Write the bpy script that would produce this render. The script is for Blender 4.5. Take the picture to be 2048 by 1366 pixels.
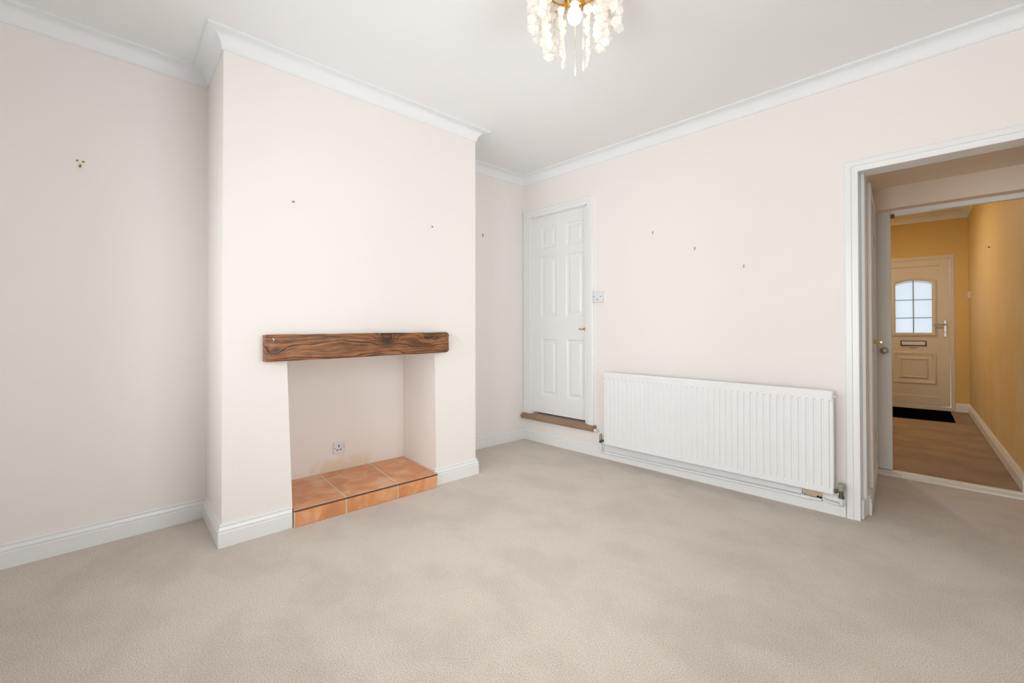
import bpy, bmesh, math, random
from mathutils import Vector, Matrix
random.seed(7)
for o in list(bpy.data.objects): bpy.data.objects.remove(o)
scene = bpy.context.scene
COL = scene.collection
PI = math.pi

# ------------------------------------------------------------------ camera
YAW, PITCH, ROLL = 0.8154, 0.0094, -0.0016
CAM = Vector((3.3654, -3.3378, 1.1269))
F = Vector((-math.sin(YAW)*math.cos(PITCH), math.cos(YAW)*math.cos(PITCH), math.sin(PITCH)))
R = Vector((math.cos(YAW), math.sin(YAW), 0)); U = R.cross(F)
R2 = R*math.cos(ROLL) + U*math.sin(ROLL); U2 = -R*math.sin(ROLL) + U*math.cos(ROLL)
cd = bpy.data.cameras.new('camera'); cam = bpy.data.objects.new('camera', cd); COL.objects.link(cam)
M = Matrix.Identity(4)
for i in range(3):
    M[i][0] = R2[i]; M[i][1] = U2[i]; M[i][2] = -F[i]; M[i][3] = CAM[i]
cam.matrix_world = M
cd.sensor_fit = 'HORIZONTAL'; cd.sensor_width = 36; cd.lens = 16.236; cd.shift_y = -0.01748
cd.clip_start = 0.02
scene.camera = cam

# ------------------------------------------------------------------ world, added lights, exposure
vs = scene.view_settings
vs.view_transform = 'Standard'; vs.look = 'None'; vs.gamma = 1; vs.use_curve_mapping = False
vs.exposure = -0.05
w = bpy.data.worlds.new('overcast_sky'); scene.world = w; w.use_nodes = True
bg = w.node_tree.nodes['Background']; bg.inputs['Color'].default_value = (0.86, 0.93, 1.0, 1); bg.inputs['Strength'].default_value = 2.0
def area(name, loc, rot, sx, sy, watts, col):
    l = bpy.data.lights.new(name, 'AREA'); l.shape = 'RECTANGLE'; l.size = sx; l.size_y = sy; l.energy = watts; l.color = col
    o = bpy.data.objects.new(name, l); COL.objects.link(o); o.location = loc; o.rotation_euler = rot; return o
# added fill lights outside unseen, made-up openings; they stand in for camera flash
area('added_fill_side', (3.74, -1.95, 1.37), (0, PI/2, 0), 1.5, 1.5, 27, (0.975, 0.99, 1.0))
area('added_fill_rear', (1.60, -4.32, 1.30), (PI/2, 0, 0), 1.5, 1.5, 37, (0.975, 0.99, 1.0))
area('added_fill_door', (3.02, -4.32, 1.10), (PI/2, 0, 0), 0.8, 1.9, 50, (0.975, 0.99, 1.0))

# ------------------------------------------------------------------ materials
def new_mat(name):
    m = bpy.data.materials.new(name); m.use_nodes = True
    nt = m.node_tree; b = nt.nodes['Principled BSDF']; return m, nt, b
def srgb(r, g, b):
    f = lambda c: (c/255/12.92 if c/255 <= 0.04045 else ((c/255+0.055)/1.055)**2.4)
    return (f(r), f(g), f(b), 1)
def N(nt, t, **k):
    n = nt.nodes.new(t)
    for a, v in k.items():
        if a in n.inputs: n.inputs[a].default_value = v
        else: setattr(n, a, v)
    return n
def L(nt, a, ao, b, bi): nt.links.new(a.outputs[ao], b.inputs[bi])
def coord(nt): return N(nt, 'ShaderNodeTexCoord')
def plain(name, col, rough=0.5, metal=0.0, spec=0.5, bump=0.0, bscale=60, var=0.0, vscale=2.0):
    m, nt, b = new_mat(name)
    b.inputs['Base Color'].default_value = col; b.inputs['Roughness'].default_value = rough
    b.inputs['Metallic'].default_value = metal; b.inputs['Specular IOR Level'].default_value = spec
    tc = coord(nt)
    if var:
        n = N(nt, 'ShaderNodeTexNoise', Scale=vscale, Detail=4.0); L(nt, tc, 'Object', n, 'Vector')
        mx = N(nt, 'ShaderNodeMix'); mx.data_type = 'RGBA'
        L(nt, n, 'Fac', mx, 'Factor')
        mx.inputs['A'].default_value = tuple(c*(1-var) for c in col[:3])+(1,)
        mx.inputs['B'].default_value = tuple(min(1, c*(1+var)) for c in col[:3])+(1,)
        nt.links.new(mx.outputs['Result'], b.inputs['Base Color'])
    if bump:
        n = N(nt, 'ShaderNodeTexNoise', Scale=bscale, Detail=3.0); L(nt, tc, 'Object', n, 'Vector')
        bp = N(nt, 'ShaderNodeBump', Strength=bump, Distance=0.002); L(nt, n, 'Fac', bp, 'Height'); L(nt, bp, 'Normal', b, 'Normal')
    return m
M_WALL = plain('cream_emulsion', srgb(249, 242, 237), 0.75, spec=0.25, bump=0.12, bscale=45, var=0.012, vscale=1.3)
M_LOBBY = plain('lobby_emulsion_lit_tint', srgb(250, 232, 212), 0.7, spec=0.25, bump=0.1, bscale=45)  # tint warmed and lightened to make up for light missing in the lobby
M_CEIL = plain('white_ceiling', srgb(249, 248, 247), 0.8, spec=0.2, bump=0.08, bscale=40)
M_GLOSS = plain('white_gloss_paint', srgb(244, 244, 242), 0.28, spec=0.5, bump=0.03, bscale=25)
M_COVE = plain('white_cove', srgb(246, 247, 247), 0.6, spec=0.3)
M_RAD = plain('radiator_enamel', srgb(243, 243, 242), 0.3)
M_PVC = plain('white_plastic', srgb(236, 236, 238), 0.35)
M_BRASS = plain('brass', srgb(214, 178, 105), 0.25, 1.0)
M_GOLD = plain('gold_frame', srgb(214, 160, 60), 0.3, 1.0)
M_CHROME = plain('chrome', srgb(205, 205, 205), 0.22, 1.0)
M_NICKEL = plain('satin_nickel', srgb(178, 172, 165), 0.32, 1.0)
M_VALVE = plain('dull_valve_metal', srgb(118, 112, 100), 0.4, 0.85)
M_VCAP = plain('grey_valve_cap', srgb(160, 156, 142), 0.5)
M_DARK = plain('dark_hole', srgb(28, 24, 22), 0.8)
M_PIN = plain('dull_brass_pin', srgb(150, 125, 80), 0.35, 0.9)
M_STEEL = plain('steel_nail', srgb(150, 148, 145), 0.4, 0.8)
M_GROUT = plain('grout', srgb(234, 214, 192), 0.9, var=0.08, vscale=20)
M_EDGE = plain('brown_tile_trim', srgb(98, 68, 46), 0.5)
M_YELLOW = plain('yellow_emulsion', srgb(228, 196, 130), 0.8, spec=0.2, bump=0.1, bscale=40, var=0.04, vscale=2)
M_UPVC = plain('cream_upvc', srgb(226, 213, 192), 0.38)
M_MAT = plain('black_mat', srgb(8, 8, 8), 1.0, spec=0.0, bump=0.8, bscale=300)
M_LEAD = plain('lead_strip', srgb(150, 165, 172), 0.5, 0.3)
M_BLACK = plain('black_rim', srgb(40, 34, 30), 0.5)
M_BROWNFIX = plain('brown_bracket', srgb(120, 78, 48), 0.5)
M_PLASTER = plain('bare_plaster', srgb(222, 196, 172), 0.9, bump=0.4, bscale=60, var=0.1, vscale=14)

def carpet(name, c0, c1, big):
    m, nt, b = new_mat(name); tc = coord(nt)
    b.inputs['Roughness'].default_value = 1.0; b.inputs['Specular IOR Level'].default_value = 0.1
    b.inputs['Sheen Weight'].default_value = 0.25
    n1 = N(nt, 'ShaderNodeTexNoise', Scale=230.0, Detail=4.0, Roughness=0.7); L(nt, tc, 'Object', n1, 'Vector')
    r1 = N(nt, 'ShaderNodeValToRGB'); r1.color_ramp.elements[0].position = 0.36; r1.color_ramp.elements[1].position = 0.64
    r1.color_ramp.elements[0].color = c0; r1.color_ramp.elements[1].color = c1; L(nt, n1, 'Fac', r1, 'Fac')
    # brushed pile: large soft patches with a direction of their own
    mp = N(nt, 'ShaderNodeMapping'); mp.inputs['Scale'].default_value = (1.0, 1.3, 1.0); mp.inputs['Rotation'].default_value = (0, 0, 0.5); L(nt, tc, 'Object', mp, 'Vector')
    n2 = N(nt, 'ShaderNodeTexNoise', Scale=2.3, Detail=6.0, Roughness=0.6); L(nt, mp, 'Vector', n2, 'Vector')
    r2 = N(nt, 'ShaderNodeValToRGB'); r2.color_ramp.elements[0].position = 0.40; r2.color_ramp.elements[1].position = 0.56
    r2.color_ramp.elements[0].color = (1-big, 1-big*1.05, 1-big*1.15, 1); r2.color_ramp.elements[1].color = (1, 1, 1, 1); L(nt, n2, 'Fac', r2, 'Fac')
    mx = N(nt, 'ShaderNodeMix'); mx.data_type = 'RGBA'; mx.blend_type = 'MULTIPLY'; mx.inputs['Factor'].default_value = 1
    L(nt, r1, 'Color', mx, 'A'); L(nt, r2, 'Color', mx, 'B'); nt.links.new(mx.outputs['Result'], b.inputs['Base Color'])
    bp = N(nt, 'ShaderNodeBump', Strength=0.7, Distance=0.006); L(nt, n1, 'Fac', bp, 'Height'); L(nt, bp, 'Normal', b, 'Normal')
    return m
M_CARPET = carpet('beige_twist_carpet', srgb(194, 177, 161), srgb(253, 242, 231), 0.10)
M_CARPET2 = carpet('dimmed_hall_carpet', srgb(150, 122, 98), srgb(188, 158, 130), 0.22)  # browner than the room carpet to imitate the dim hall light
M_STEPC = carpet('brown_step_carpet', srgb(136, 102, 76), srgb(190, 158, 130), 0.1)

def make_wood():
    m, nt, b = new_mat('stained_beam_wood'); tc = coord(nt)
    b.inputs['Roughness'].default_value = 0.42; b.inputs['Specular IOR Level'].default_value = 0.35
    sep = N(nt, 'ShaderNodeSeparateXYZ'); L(nt, tc, 'Object', sep, 'Vector')
    def math_(op, a, bv):
        n = N(nt, 'ShaderNodeMath'); n.operation = op
        for i, q in enumerate((a, bv)):
            if isinstance(q, (int, float)): n.inputs[i].default_value = q
            else: nt.links.new(q, n.inputs[i])
        return n.outputs[0]
    # stretched noise lifts the grain
    mp = N(nt, 'ShaderNodeMapping'); mp.inputs['Scale'].default_value = (4.0, 2.4, 9.0); L(nt, tc, 'Object', mp, 'Vector')
    nz = N(nt, 'ShaderNodeTexNoise', Scale=1.0, Detail=3.0); L(nt, mp, 'Vector', nz, 'Vector')
    phase = math_('MULTIPLY', sep.outputs['Z'], 330.0)
    phase = math_('ADD', phase, math_('MULTIPLY', nz.outputs['Fac'], 34.0))
    phase = math_('ADD', phase, math_('MULTIPLY', sep.outputs['Y'], 4.0))
    # knots: rings bend around these points (local y, z)
    knotsum = None
    for (ky, kz, ry, rz, amp) in ((-0.556, 0.055, 0.055, 0.03, 16), (0.115, 0.105, 0.06, 0.05, 20), (0.42, 0.115, 0.05, 0.02, 10), (0.17, 0.04, 0.09, 0.03, -9), (0.36, 0.07, 0.12, 0.03, 8)):
        dy = math_('DIVIDE', math_('SUBTRACT', sep.outputs['Y'], ky), ry)
        dz = math_('DIVIDE', math_('SUBTRACT', sep.outputs['Z'], kz), rz)
        d2 = math_('ADD', math_('MULTIPLY', dy, dy), math_('MULTIPLY', dz, dz))
        g = math_('POWER', 2.718, math_('MULTIPLY', d2, -0.8))
        phase = math_('ADD', phase, math_('MULTIPLY', g, float(amp)))
        g2 = math_('POWER', 2.718, math_('MULTIPLY', d2, -1.6))
        if amp > 0: knotsum = g2 if knotsum is None else math_('MAXIMUM', knotsum, g2)
    wv = math_('ADD', math_('MULTIPLY', math_('SINE', phase, 0), 0.5), 0.5)
    mp2 = N(nt, 'ShaderNodeMapping'); mp2.inputs['Scale'].default_value = (40, 3.2, 170.0); L(nt, tc, 'Object', mp2, 'Vector')
    n2 = N(nt, 'ShaderNodeTexNoise', Scale=1.0, Detail=4.0, Roughness=0.6); L(nt, mp2, 'Vector', n2, 'Vector')
    mp3 = N(nt, 'ShaderNodeMapping'); mp3.inputs['Scale'].default_value = (5, 4.5, 14.0); L(nt, tc, 'Object', mp3, 'Vector')
    n3 = N(nt, 'ShaderNodeTexNoise', Scale=1.3, Detail=5.0, Roughness=0.6); L(nt, mp3, 'Vector', n3, 'Vector')
    v = math_('ADD', math_('MULTIPLY', wv, 0.12), math_('MULTIPLY', n2.outputs['Fac'], 0.66))
    v = math_('ADD', v, math_('MULTIPLY', n3.outputs['Fac'], 0.60))
    v = math_('SUBTRACT', v, math_('MULTIPLY', knotsum, 0.16))
    ab = N(nt, 'ShaderNodeMath'); ab.operation = 'ABSOLUTE'; nt.links.new(math_('SINE', math_('MULTIPLY', phase, 0.13), 0), ab.inputs[0])
    crack = math_('MAXIMUM', math_('SUBTRACT', 1.0, math_('MULTIPLY', ab.outputs[0], 7.0)), 0.0)
    v = math_('SUBTRACT', v, math_('MULTIPLY', crack, 0.26))
    rp = N(nt, 'ShaderNodeValToRGB'); cr = rp.color_ramp
    cr.elements[0].position = 0.42; cr.elements[0].color = srgb(58, 37, 24)
    cr.elements[1].position = 0.95; cr.elements[1].color = srgb(190, 134, 90)
    e = cr.elements.new(0.58); e.color = srgb(100, 66, 43)
    e = cr.elements.new(0.74); e.color = srgb(146, 96, 62)
    nt.links.new(v, rp.inputs['Fac']); L(nt, rp, 'Color', b, 'Base Color')
    bp = N(nt, 'ShaderNodeBump', Strength=0.35, Distance=0.003); nt.links.new(v, bp.inputs['Height']); L(nt, bp, 'Normal', b, 'Normal')
    return m
M_WOOD = make_wood()

def make_tile():
    m, nt, b = new_mat('terracotta_tile'); tc = coord(nt); oi = N(nt, 'ShaderNodeObjectInfo')
    b.inputs['Roughness'].default_value = 0.38
    ad = N(nt, 'ShaderNodeVectorMath'); ad.operation = 'ADD'; L(nt, tc, 'Object', ad, 0); L(nt, oi, 'Location', ad, 1)
    n = N(nt, 'ShaderNodeTexNoise', Scale=7.0, Detail=5.0, Roughness=0.6, Distortion=0.6); L(nt, ad, 'Vector', n, 'Vector')
    rp = N(nt, 'ShaderNodeValToRGB'); cr = rp.color_ramp
    cr.elements[0].position = 0.30; cr.elements[0].color = srgb(208, 138, 94)
    cr.elements[1].position = 0.72; cr.elements[1].color = srgb(240, 194, 158)
    e = cr.elements.new(0.50); e.color = srgb(228, 156, 102)
    L(nt, n, 'Fac', rp, 'Fac'); L(nt, rp, 'Color', b, 'Base Color')
    bp = N(nt, 'ShaderNodeBump', Strength=0.12, Distance=0.003); L(nt, n, 'Fac', bp, 'Height'); L(nt, bp, 'Normal', b, 'Normal')
    return m
M_TILE = make_tile()

def make_damp():
    # painted plaster with a damp stain above the hearth (object space: world)
    m, nt, b = new_mat('damp_stained_emulsion'); tc = coord(nt); b.inputs['Roughness'].default_value = 0.8; b.inputs['Specular IOR Level'].default_value = 0.2
    mp = N(nt, 'ShaderNodeMapping'); mp.vector_type = 'POINT'
    mp.inputs['Location'].default_value = (0, 1.92*3.3, -0.10*10.0); mp.inputs['Scale'].default_value = (0, 3.3, 10.0); L(nt, tc, 'Object', mp, 'Vector')
    ln = N(nt, 'ShaderNodeVectorMath'); ln.operation = 'LENGTH'; L(nt, mp, 'Vector', ln, 0)
    n = N(nt, 'ShaderNodeTexNoise', Scale=16.0, Detail=6.0, Roughness=0.65); L(nt, tc, 'Object', n, 'Vector')
    s = N(nt, 'ShaderNodeMath'); s.operation = 'MULTIPLY_ADD'; L(nt, n, 'Fac', s, 0); s.inputs[1].default_value = -1.6; nt.links.new(ln.outputs['Value'], s.inputs[2])
    r = N(nt, 'ShaderNodeMapRange'); r.inputs['From Min'].default_value = -0.35; r.inputs['From Max'].default_value = 0.30
    r.inputs['To Min'].default_value = 0.62; r.inputs['To Max'].default_value = 0.0; L(nt, s, 'Value', r, 'Value')
    mx = N(nt, 'ShaderNodeMix'); mx.data_type = 'RGBA'; L(nt, r, 'Result', mx, 'Factor')
    mx.inputs['A'].default_value = srgb(249, 242, 237); mx.inputs['B'].default_value = srgb(236, 212, 172)
    nt.links.new(mx.outputs['Result'], b.inputs['Base Color'])
    bp = N(nt, 'ShaderNodeBump', Strength=0.2, Distance=0.003); L(nt, n, 'Fac', bp, 'Height'); L(nt, bp, 'Normal', b, 'Normal')
    return m
M_DAMP = make_damp()

def make_hallwall():
    # yellow emulsion with paler worn patches low down
    m, nt, b = new_mat('worn_yellow_emulsion'); tc = coord(nt); b.inputs['Roughness'].default_value = 0.6; b.inputs['Specular IOR Level'].default_value = 0.35
    n = N(nt, 'ShaderNodeTexNoise', Scale=2.6, Detail=6.0, Roughness=0.6); L(nt, tc, 'Object', n, 'Vector')
    sep = N(nt, 'ShaderNodeSeparateXYZ'); L(nt, tc, 'Object', sep, 'Vector')
    a = N(nt, 'ShaderNodeMath'); a.operation = 'MULTIPLY_ADD'; L(nt, sep, 'Z', a, 0); a.inputs[1].default_value = -0.16; nt.links.new(n.outputs['Fac'], a.inputs[2])
    rp = N(nt, 'ShaderNodeValToRGB'); rp.color_ramp.elements[0].position = 0.33; rp.color_ramp.elements[1].position = 0.62
    rp.color_ramp.elements[0].color = srgb(226, 194, 132); rp.color_ramp.elements[1].color = srgb(226, 210, 174)
    L(nt, a, 'Value', rp, 'Fac'); L(nt, rp, 'Color', b, 'Base Color')
    return m
M_HALLR = make_hallwall()

def make_pane(name, col, transl):
    m, nt, b = new_mat(name); out = nt.nodes['Material Output']
    nt.nodes.remove(b)
    g = N(nt, 'ShaderNodeBsdfGlossy', Roughness=0.08 if transl else 0.0)
    t = N(nt, 'ShaderNodeBsdfTranslucent' if transl else 'ShaderNodeBsdfTransparent', Color=col)
    fr = N(nt, 'ShaderNodeFresnel', IOR=1.45); mx = N(nt, 'ShaderNodeMixShader')
    L(nt, fr, 'Fac', mx, 'Fac'); nt.links.new(t.outputs[0], mx.inputs[1]); nt.links.new(g.outputs[0], mx.inputs[2]); nt.links.new(mx.outputs[0], out.inputs['Surface'])
    return m
M_FROST = make_pane('frosted_glass', (0.93, 0.97, 1.0, 1), True)
M_CLEAR = make_pane('clear_glass', (0.97, 0.98, 0.98, 1), False)

def make_crystal():
    m, nt, b = new_mat('milky_crystal')
    b.inputs['Base Color'].default_value = (1, 0.985, 0.96, 1); b.inputs['Roughness'].default_value = 0.12
    out = nt.nodes['Material Output']
    t = N(nt, 'ShaderNodeBsdfTranslucent', Color=(1, 0.98, 0.95, 1)); tr = N(nt, 'ShaderNodeBsdfTransparent', Color=(1, 0.98, 0.96, 1))
    m1 = N(nt, 'ShaderNodeMixShader', Fac=0.45); nt.links.new(b.outputs[0], m1.inputs[1]); nt.links.new(t.outputs[0], m1.inputs[2])
    m2 = N(nt, 'ShaderNodeMixShader', Fac=0.22); nt.links.new(m1.outputs[0], m2.inputs[1]); nt.links.new(tr.outputs[0], m2.inputs[2])
    nt.links.new(m2.outputs[0], out.inputs['Surface'])
    return m
M_CRYSTAL = make_crystal()
def make_bulb(col, power):
    m, nt, b = new_mat('lit_bulb'); b.inputs['Base Color'].default_value = (1, 0.95, 0.85, 1)
    b.inputs['Emission Color'].default_value = col; b.inputs['Emission Strength'].default_value = power
    return m
M_BULB = make_bulb((1.0, 0.91, 0.78, 1), 10.0)
M_BULB2 = make_bulb((1.0, 0.93, 0.82, 1), 1000.0); M_BULB2.name = 'added_hall_bulb'

# ------------------------------------------------------------------ mesh helpers
class MB:
    def __init__(s): s.v = []; s.f = []
    def add(s, vs, fs):
        k = len(s.v); s.v += [tuple(p) for p in vs]; s.f += [tuple(i+k for i in f) for f in fs]; return s
    def box(s, x0, x1, y0, y1, z0, z1):
        return s.add([(x0,y0,z0),(x1,y0,z0),(x1,y1,z0),(x0,y1,z0),(x0,y0,z1),(x1,y0,z1),(x1,y1,z1),(x0,y1,z1)],
                     [(0,3,2,1),(4,5,6,7),(0,1,5,4),(1,2,6,5),(2,3,7,6),(3,0,4,7)])
    def prism(s, poly, z0, z1):          # CCW polygon in xy
        n = len(poly)
        return s.add([(x,y,z0) for x,y in poly]+[(x,y,z1) for x,y in poly],
                     [tuple(range(n-1,-1,-1)), tuple(range(n,2*n))]+[(i,(i+1)%n,(i+1)%n+n,i+n) for i in range(n)])
    def tube(s, pts, r, seg=10, caps=True):
        pts = [Vector(p) for p in pts]; rings = []
        rs = r if isinstance(r, (list, tuple)) else [r]*len(pts)
        up = Vector((0,0,1))
        for i, p in enumerate(pts):
            d = (pts[min(i+1,len(pts)-1)]-pts[max(i-1,0)]).normalized()
            a = d.cross(up)
            if a.length < 1e-3: a = d.cross(Vector((0,1,0)))
            a.normalize(); b = d.cross(a).normalized()
            rings.append([p+(a*math.cos(2*PI*k/seg)+b*math.sin(2*PI*k/seg))*rs[i] for k in range(seg)])
        vs = [q for rg in rings for q in rg]; fs = []
        for i in range(len(pts)-1):
            for k in range(seg):
                fs.append((i*seg+k, (i+1)*seg+k, (i+1)*seg+(k+1)%seg, i*seg+(k+1)%seg))
        if caps:
            fs.append(tuple(range(seg))); e = (len(pts)-1)*seg; fs.append(tuple(range(e+seg-1, e-1, -1)))
        return s.add(vs, fs)
    def lathe(s, prof, origin=(0,0,0), axis='z', seg=20):  # prof: (r, h)
        o = Vector(origin); vs = []; fs = []
        for r, h in prof:
            for k in range(seg):
                c, q = r*math.cos(2*PI*k/seg), r*math.sin(2*PI*k/seg)
                p = {'z': (c,q,h), 'y': (c,h,q), 'x': (h,c,q)}[axis]; vs.append(o+Vector(p))
        for i in range(len(prof)-1):
            for k in range(seg): fs.append((i*seg+k, i*seg+(k+1)%seg, (i+1)*seg+(k+1)%seg, (i+1)*seg+k))
        fs.append(tuple(range(seg-1,-1,-1))); e = (len(prof)-1)*seg; fs.append(tuple(range(e, e+seg)))
        return s.add(vs, fs)
    def rings(s, path, prof, closed=False, mapf=None, rng=None):
        """sweep a profile of (offset to the left of the path, height) along a 2D path with mitred corners"""
        n = len(path); P = [Vector(p) for p in path]
        def nrm(a, b):
            d = (b-a).normalized(); return Vector((-d.y, d.x))
        mit = []
        for i in range(n):
            if closed or 0 < i < n-1:
                n1 = nrm(P[i-1], P[i]); n2 = nrm(P[i], P[(i+1)%n]); mit.append((n1+n2)/(1+n1.dot(n2)))
            elif i == 0: mit.append(nrm(P[0], P[1]))
            else: mit.append(nrm(P[-2], P[-1]))
        mapf = mapf or (lambda x, y, z: (x, y, z))
        idx = list(range(n)) if rng is None else list(range(rng[0], rng[1]+1))
        k = len(prof); vs = []; fs = []
        for i in idx:
            for a, h in prof:
                q = P[i]+mit[i]*a; vs.append(mapf(q.x, q.y, h))
        m = len(idx); segs = m if (closed and rng is None) else m-1
        for i in range(segs):
            j = (i+1) % m
            for c in range(k-1): fs.append((i*k+c, j*k+c, j*k+c+1, i*k+c+1))
        if not (closed and rng is None):
            fs.append(tuple(range(k))); fs.append(tuple(range((m-1)*k+k-1, (m-1)*k-1, -1)))
        return s.add(vs, fs)
    def build(s, name, mat, parent=None, bevel=0.0, smooth=False, loc=None, segs=2):
        me = bpy.data.meshes.new(name); me.from_pydata(s.v, [], s.f)
        bm = bmesh.new(); bm.from_mesh(me)
        bmesh.ops.recalc_face_normals(bm, faces=bm.faces)
        if bevel:
            bmesh.ops.remove_doubles(bm, verts=bm.verts, dist=1e-5)
            es = [e for e in bm.edges if len(e.link_faces) == 2 and e.calc_face_angle(0) > 0.5]
            bmesh.ops.bevel(bm, geom=es, offset=bevel, segments=segs, affect='EDGES', profile=0.5, clamp_overlap=True)
        bm.to_mesh(me); bm.free()
        if smooth:
            for p in me.polygons: p.use_smooth = True
            me.set_sharp_from_angle(angle=math.radians(42))
        me.materials.append(mat)
        o = bpy.data.objects.new(name, me); COL.objects.link(o)
        if loc: o.location = loc
        if parent: o.parent = parent
        return o
def B(*a): return MB().box(*a)
def struct(o, label=None):
    o['kind'] = 'structure'
    if label: o['label'] = label
    return o
def empty(name, loc=(0,0,0), rz=0.0):
    o = bpy.data.objects.new(name, None); COL.objects.link(o); o.location = loc; o.rotation_euler = (0,0,rz); o.empty_display_size = 0.05; return o
def tag(o, label, cat, group=None):
    o['label'] = label; o['category'] = cat
    if group: o['group'] = group
    return o
def local(parent, o):
    """keep a mesh written in world coordinates where it is under a parent with a plain location"""
    o.matrix_parent_inverse = Matrix.Identity(4); return o

# ------------------------------------------------------------------ room dimensions
CEIL = 2.662; W = 3.528; REAR = -4.1
Y0, Y1, Y1B = -1.0835, -2.79, -2.767
XF0, XF1 = 0.557, 0.594
def xf(y): return XF0+(XF1-XF0)*((y-Y0)/(Y1-Y0))
PERIM = [(0,0),(0,Y0),(XF0,Y0),(XF1,Y1),(0.08,Y1B),(0.16,REAR),(W,REAR),(W,0)]

# floor, ceiling
struct(B(-0.15, 3.65, -4.25, 1.33, -0.08, 0.0).build('floor', M_CARPET), 'beige twist pile carpet of the room')
struct(B(-0.15, 3.65, -4.25, 0.15, CEIL, CEIL+0.1).build('ceiling', M_CEIL), 'plain white ceiling')

# left wall in two alcoves
struct(B(-0.12, 0, Y0-0.05, 0.15, 0, CEIL).build('wall_left_far_alcove', M_WALL), 'cream alcove wall right of the chimney breast')
struct(MB().prism([(0.08,Y1B+0.02),(-0.12,Y1B+0.02),(-0.12,REAR-0.1),(0.166,REAR-0.1)], 0, CEIL).build('wall_left_near_alcove', M_WALL), 'cream alcove wall left of the chimney breast')

# chimney breast with the fireplace opening
OL_T, OL_B, OR_T, OR_B = (-2.472, 0.95), (-2.436, 0.0), (-1.466, 0.95), (-1.449, 0.0)
def fp(y, z): return (xf(y), y, z)
mb = MB()
def quad(m, a, b, c, d): m.add([a,b,c,d], [(0,1,2,3)])
quad(mb, fp(Y1,0), fp(OL_B[0],0), fp(*OL_T), fp(Y1,0.95))
quad(mb, fp(OR_B[0],0), fp(Y0,0), fp(Y0,0.95), fp(*OR_T))
mb.add([fp(Y1,0.95), fp(OL_T[0],0.95), fp(OR_T[0],0.95), fp(Y0,0.95), fp(Y0,CEIL), fp(Y1,CEIL)], [(0,1,2,3,4,5)])
quad(mb, (0,Y0,0), (0,Y0,CEIL), fp(Y0,CEIL), fp(Y0,0))
quad(mb, (0.07,Y1B,0), fp(Y1,0), fp(Y1,CEIL), (0.07,Y1B,CEIL))
chim = struct(mb.build('wall_chimney_breast', M_WALL), 'cream chimney breast with fireplace opening')
BX = 0.046; BR = -1.418; BL = -2.46
rec = MB()
quad(rec, fp(OR_B[0],0), fp(*OR_T), (BX,BR,0.95), (BX,BR,0))
quad(rec, fp(OL_B[0],0), fp(*OL_T), (BX,BL,0.95), (BX,BL,0))
quad(rec, fp(*OL_T), fp(*OR_T), (BX,BR,0.95), (BX,BL,0.95))
rec.build('fireplace_reveal', M_WALL, chim)
rb = MB(); quad(rb, (BX,BL,0), (BX,BR,0), (BX,BR,0.95), (BX,BL,0.95)); rb.build('fireplace_back', M_DAMP, chim)['label'] = 'fireplace back wall with yellow damp stain'

# back wall with panelled door opening and doorway
D1 = (0.102, 0.822, 0.262, 2.244)         # door opening x0 x1 z0 z1
D2 = (2.772, 3.481, 0.0, 2.062)
mb = MB()
mb.box(-0.12, D1[0], 0, 0.15, 0, CEIL).box(D1[0], D1[1], 0, 0.15, 0, D1[2]).box(D1[0], D1[1], 0, 0.15, D1[3], CEIL)
mb.box(D1[1], D2[0], 0, 0.15, 0, CEIL).box(D2[0], D2[1], 0, 0.15, D2[3], CEIL).box(D2[1], 3.65, 0, 0.15, 0, CEIL)
struct(mb.build('wall_back', M_WALL), 'cream wall with panelled door, radiator and doorway')
# right and rear walls, with openings for the added windows and door
WY0, WY1, WZ0, WZ1 = -2.7, -1.2, 0.60, 2.12
VZ0 = 0.55
mb = MB()
mb.box(W, W+0.12, REAR-0.1, WY0, 0, CEIL).box(W, W+0.12, WY1, 0, 0, CEIL).box(W, W+0.12, WY0, WY1, 0, WZ0).box(W, W+0.12, WY0, WY1, WZ1, CEIL)
struct(mb.build('wall_right', M_WALL))
VX0, VX1 = 0.85, 2.35
GX0_, GX1_ = 2.62, 3.42
mb = MB()
mb.box(-0.12, VX0, REAR-0.12, REAR, 0, CEIL).box(VX1, GX0_, REAR-0.12, REAR, 0, CEIL).box(GX1_, W+0.12, REAR-0.12, REAR, 0, CEIL)
mb.box(VX0, VX1, REAR-0.12, REAR, 0, VZ0).box(VX0, VX1, REAR-0.12, REAR, WZ1, CEIL).box(GX0_, GX1_, REAR-0.12, REAR, WZ1, CEIL)
struct(mb.build('wall_rear', M_WALL))
def window(name, a0, a1, plane, axis, WZ0):  # made-up windows, unseen, put in to admit the fill light
    e = struct(empty(name)); e['label'] = 'white casement window added out of view to let light in'
    fr = MB(); t = 0.06; mid = (a0+a1)/2
    def bb(m, u0, u1, z0, z1, d0, d1):
        if axis == 'y': m.box(plane+d0, plane+d1, u0, u1, z0, z1)
        else: m.box(u0, u1, plane-d1, plane-d0, z0, z1)
        return m
    bb(fr, a0, a1, WZ0, WZ0+t, 0.03, 0.09); bb(fr, a0, a1, WZ1-t, WZ1, 0.03, 0.09)
    for u in (a0, mid-t/2, a1-t): bb(fr, u, u+t, WZ0+t, WZ1-t, 0.03, 0.09)
    fr.build('window_frame', M_PVC, e, bevel=0.004)
    for u0, u1 in ((a0+t, mid-t/2), (mid+t/2, a1-t)): bb(MB(), u0, u1, WZ0+t, WZ1-t, 0.058, 0.062).build('pane', M_CLEAR, e)
    bb(MB(), a0-0.04, a1+0.04, WZ0-0.03, WZ0, -0.06, 0.05).build('window_sill', M_GLOSS, e, bevel=0.004)
window('added_window_1', WY0, WY1, W, 'y', WZ0)
window('added_window_2', VX0, VX1, REAR, 'x', VZ0)
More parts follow.
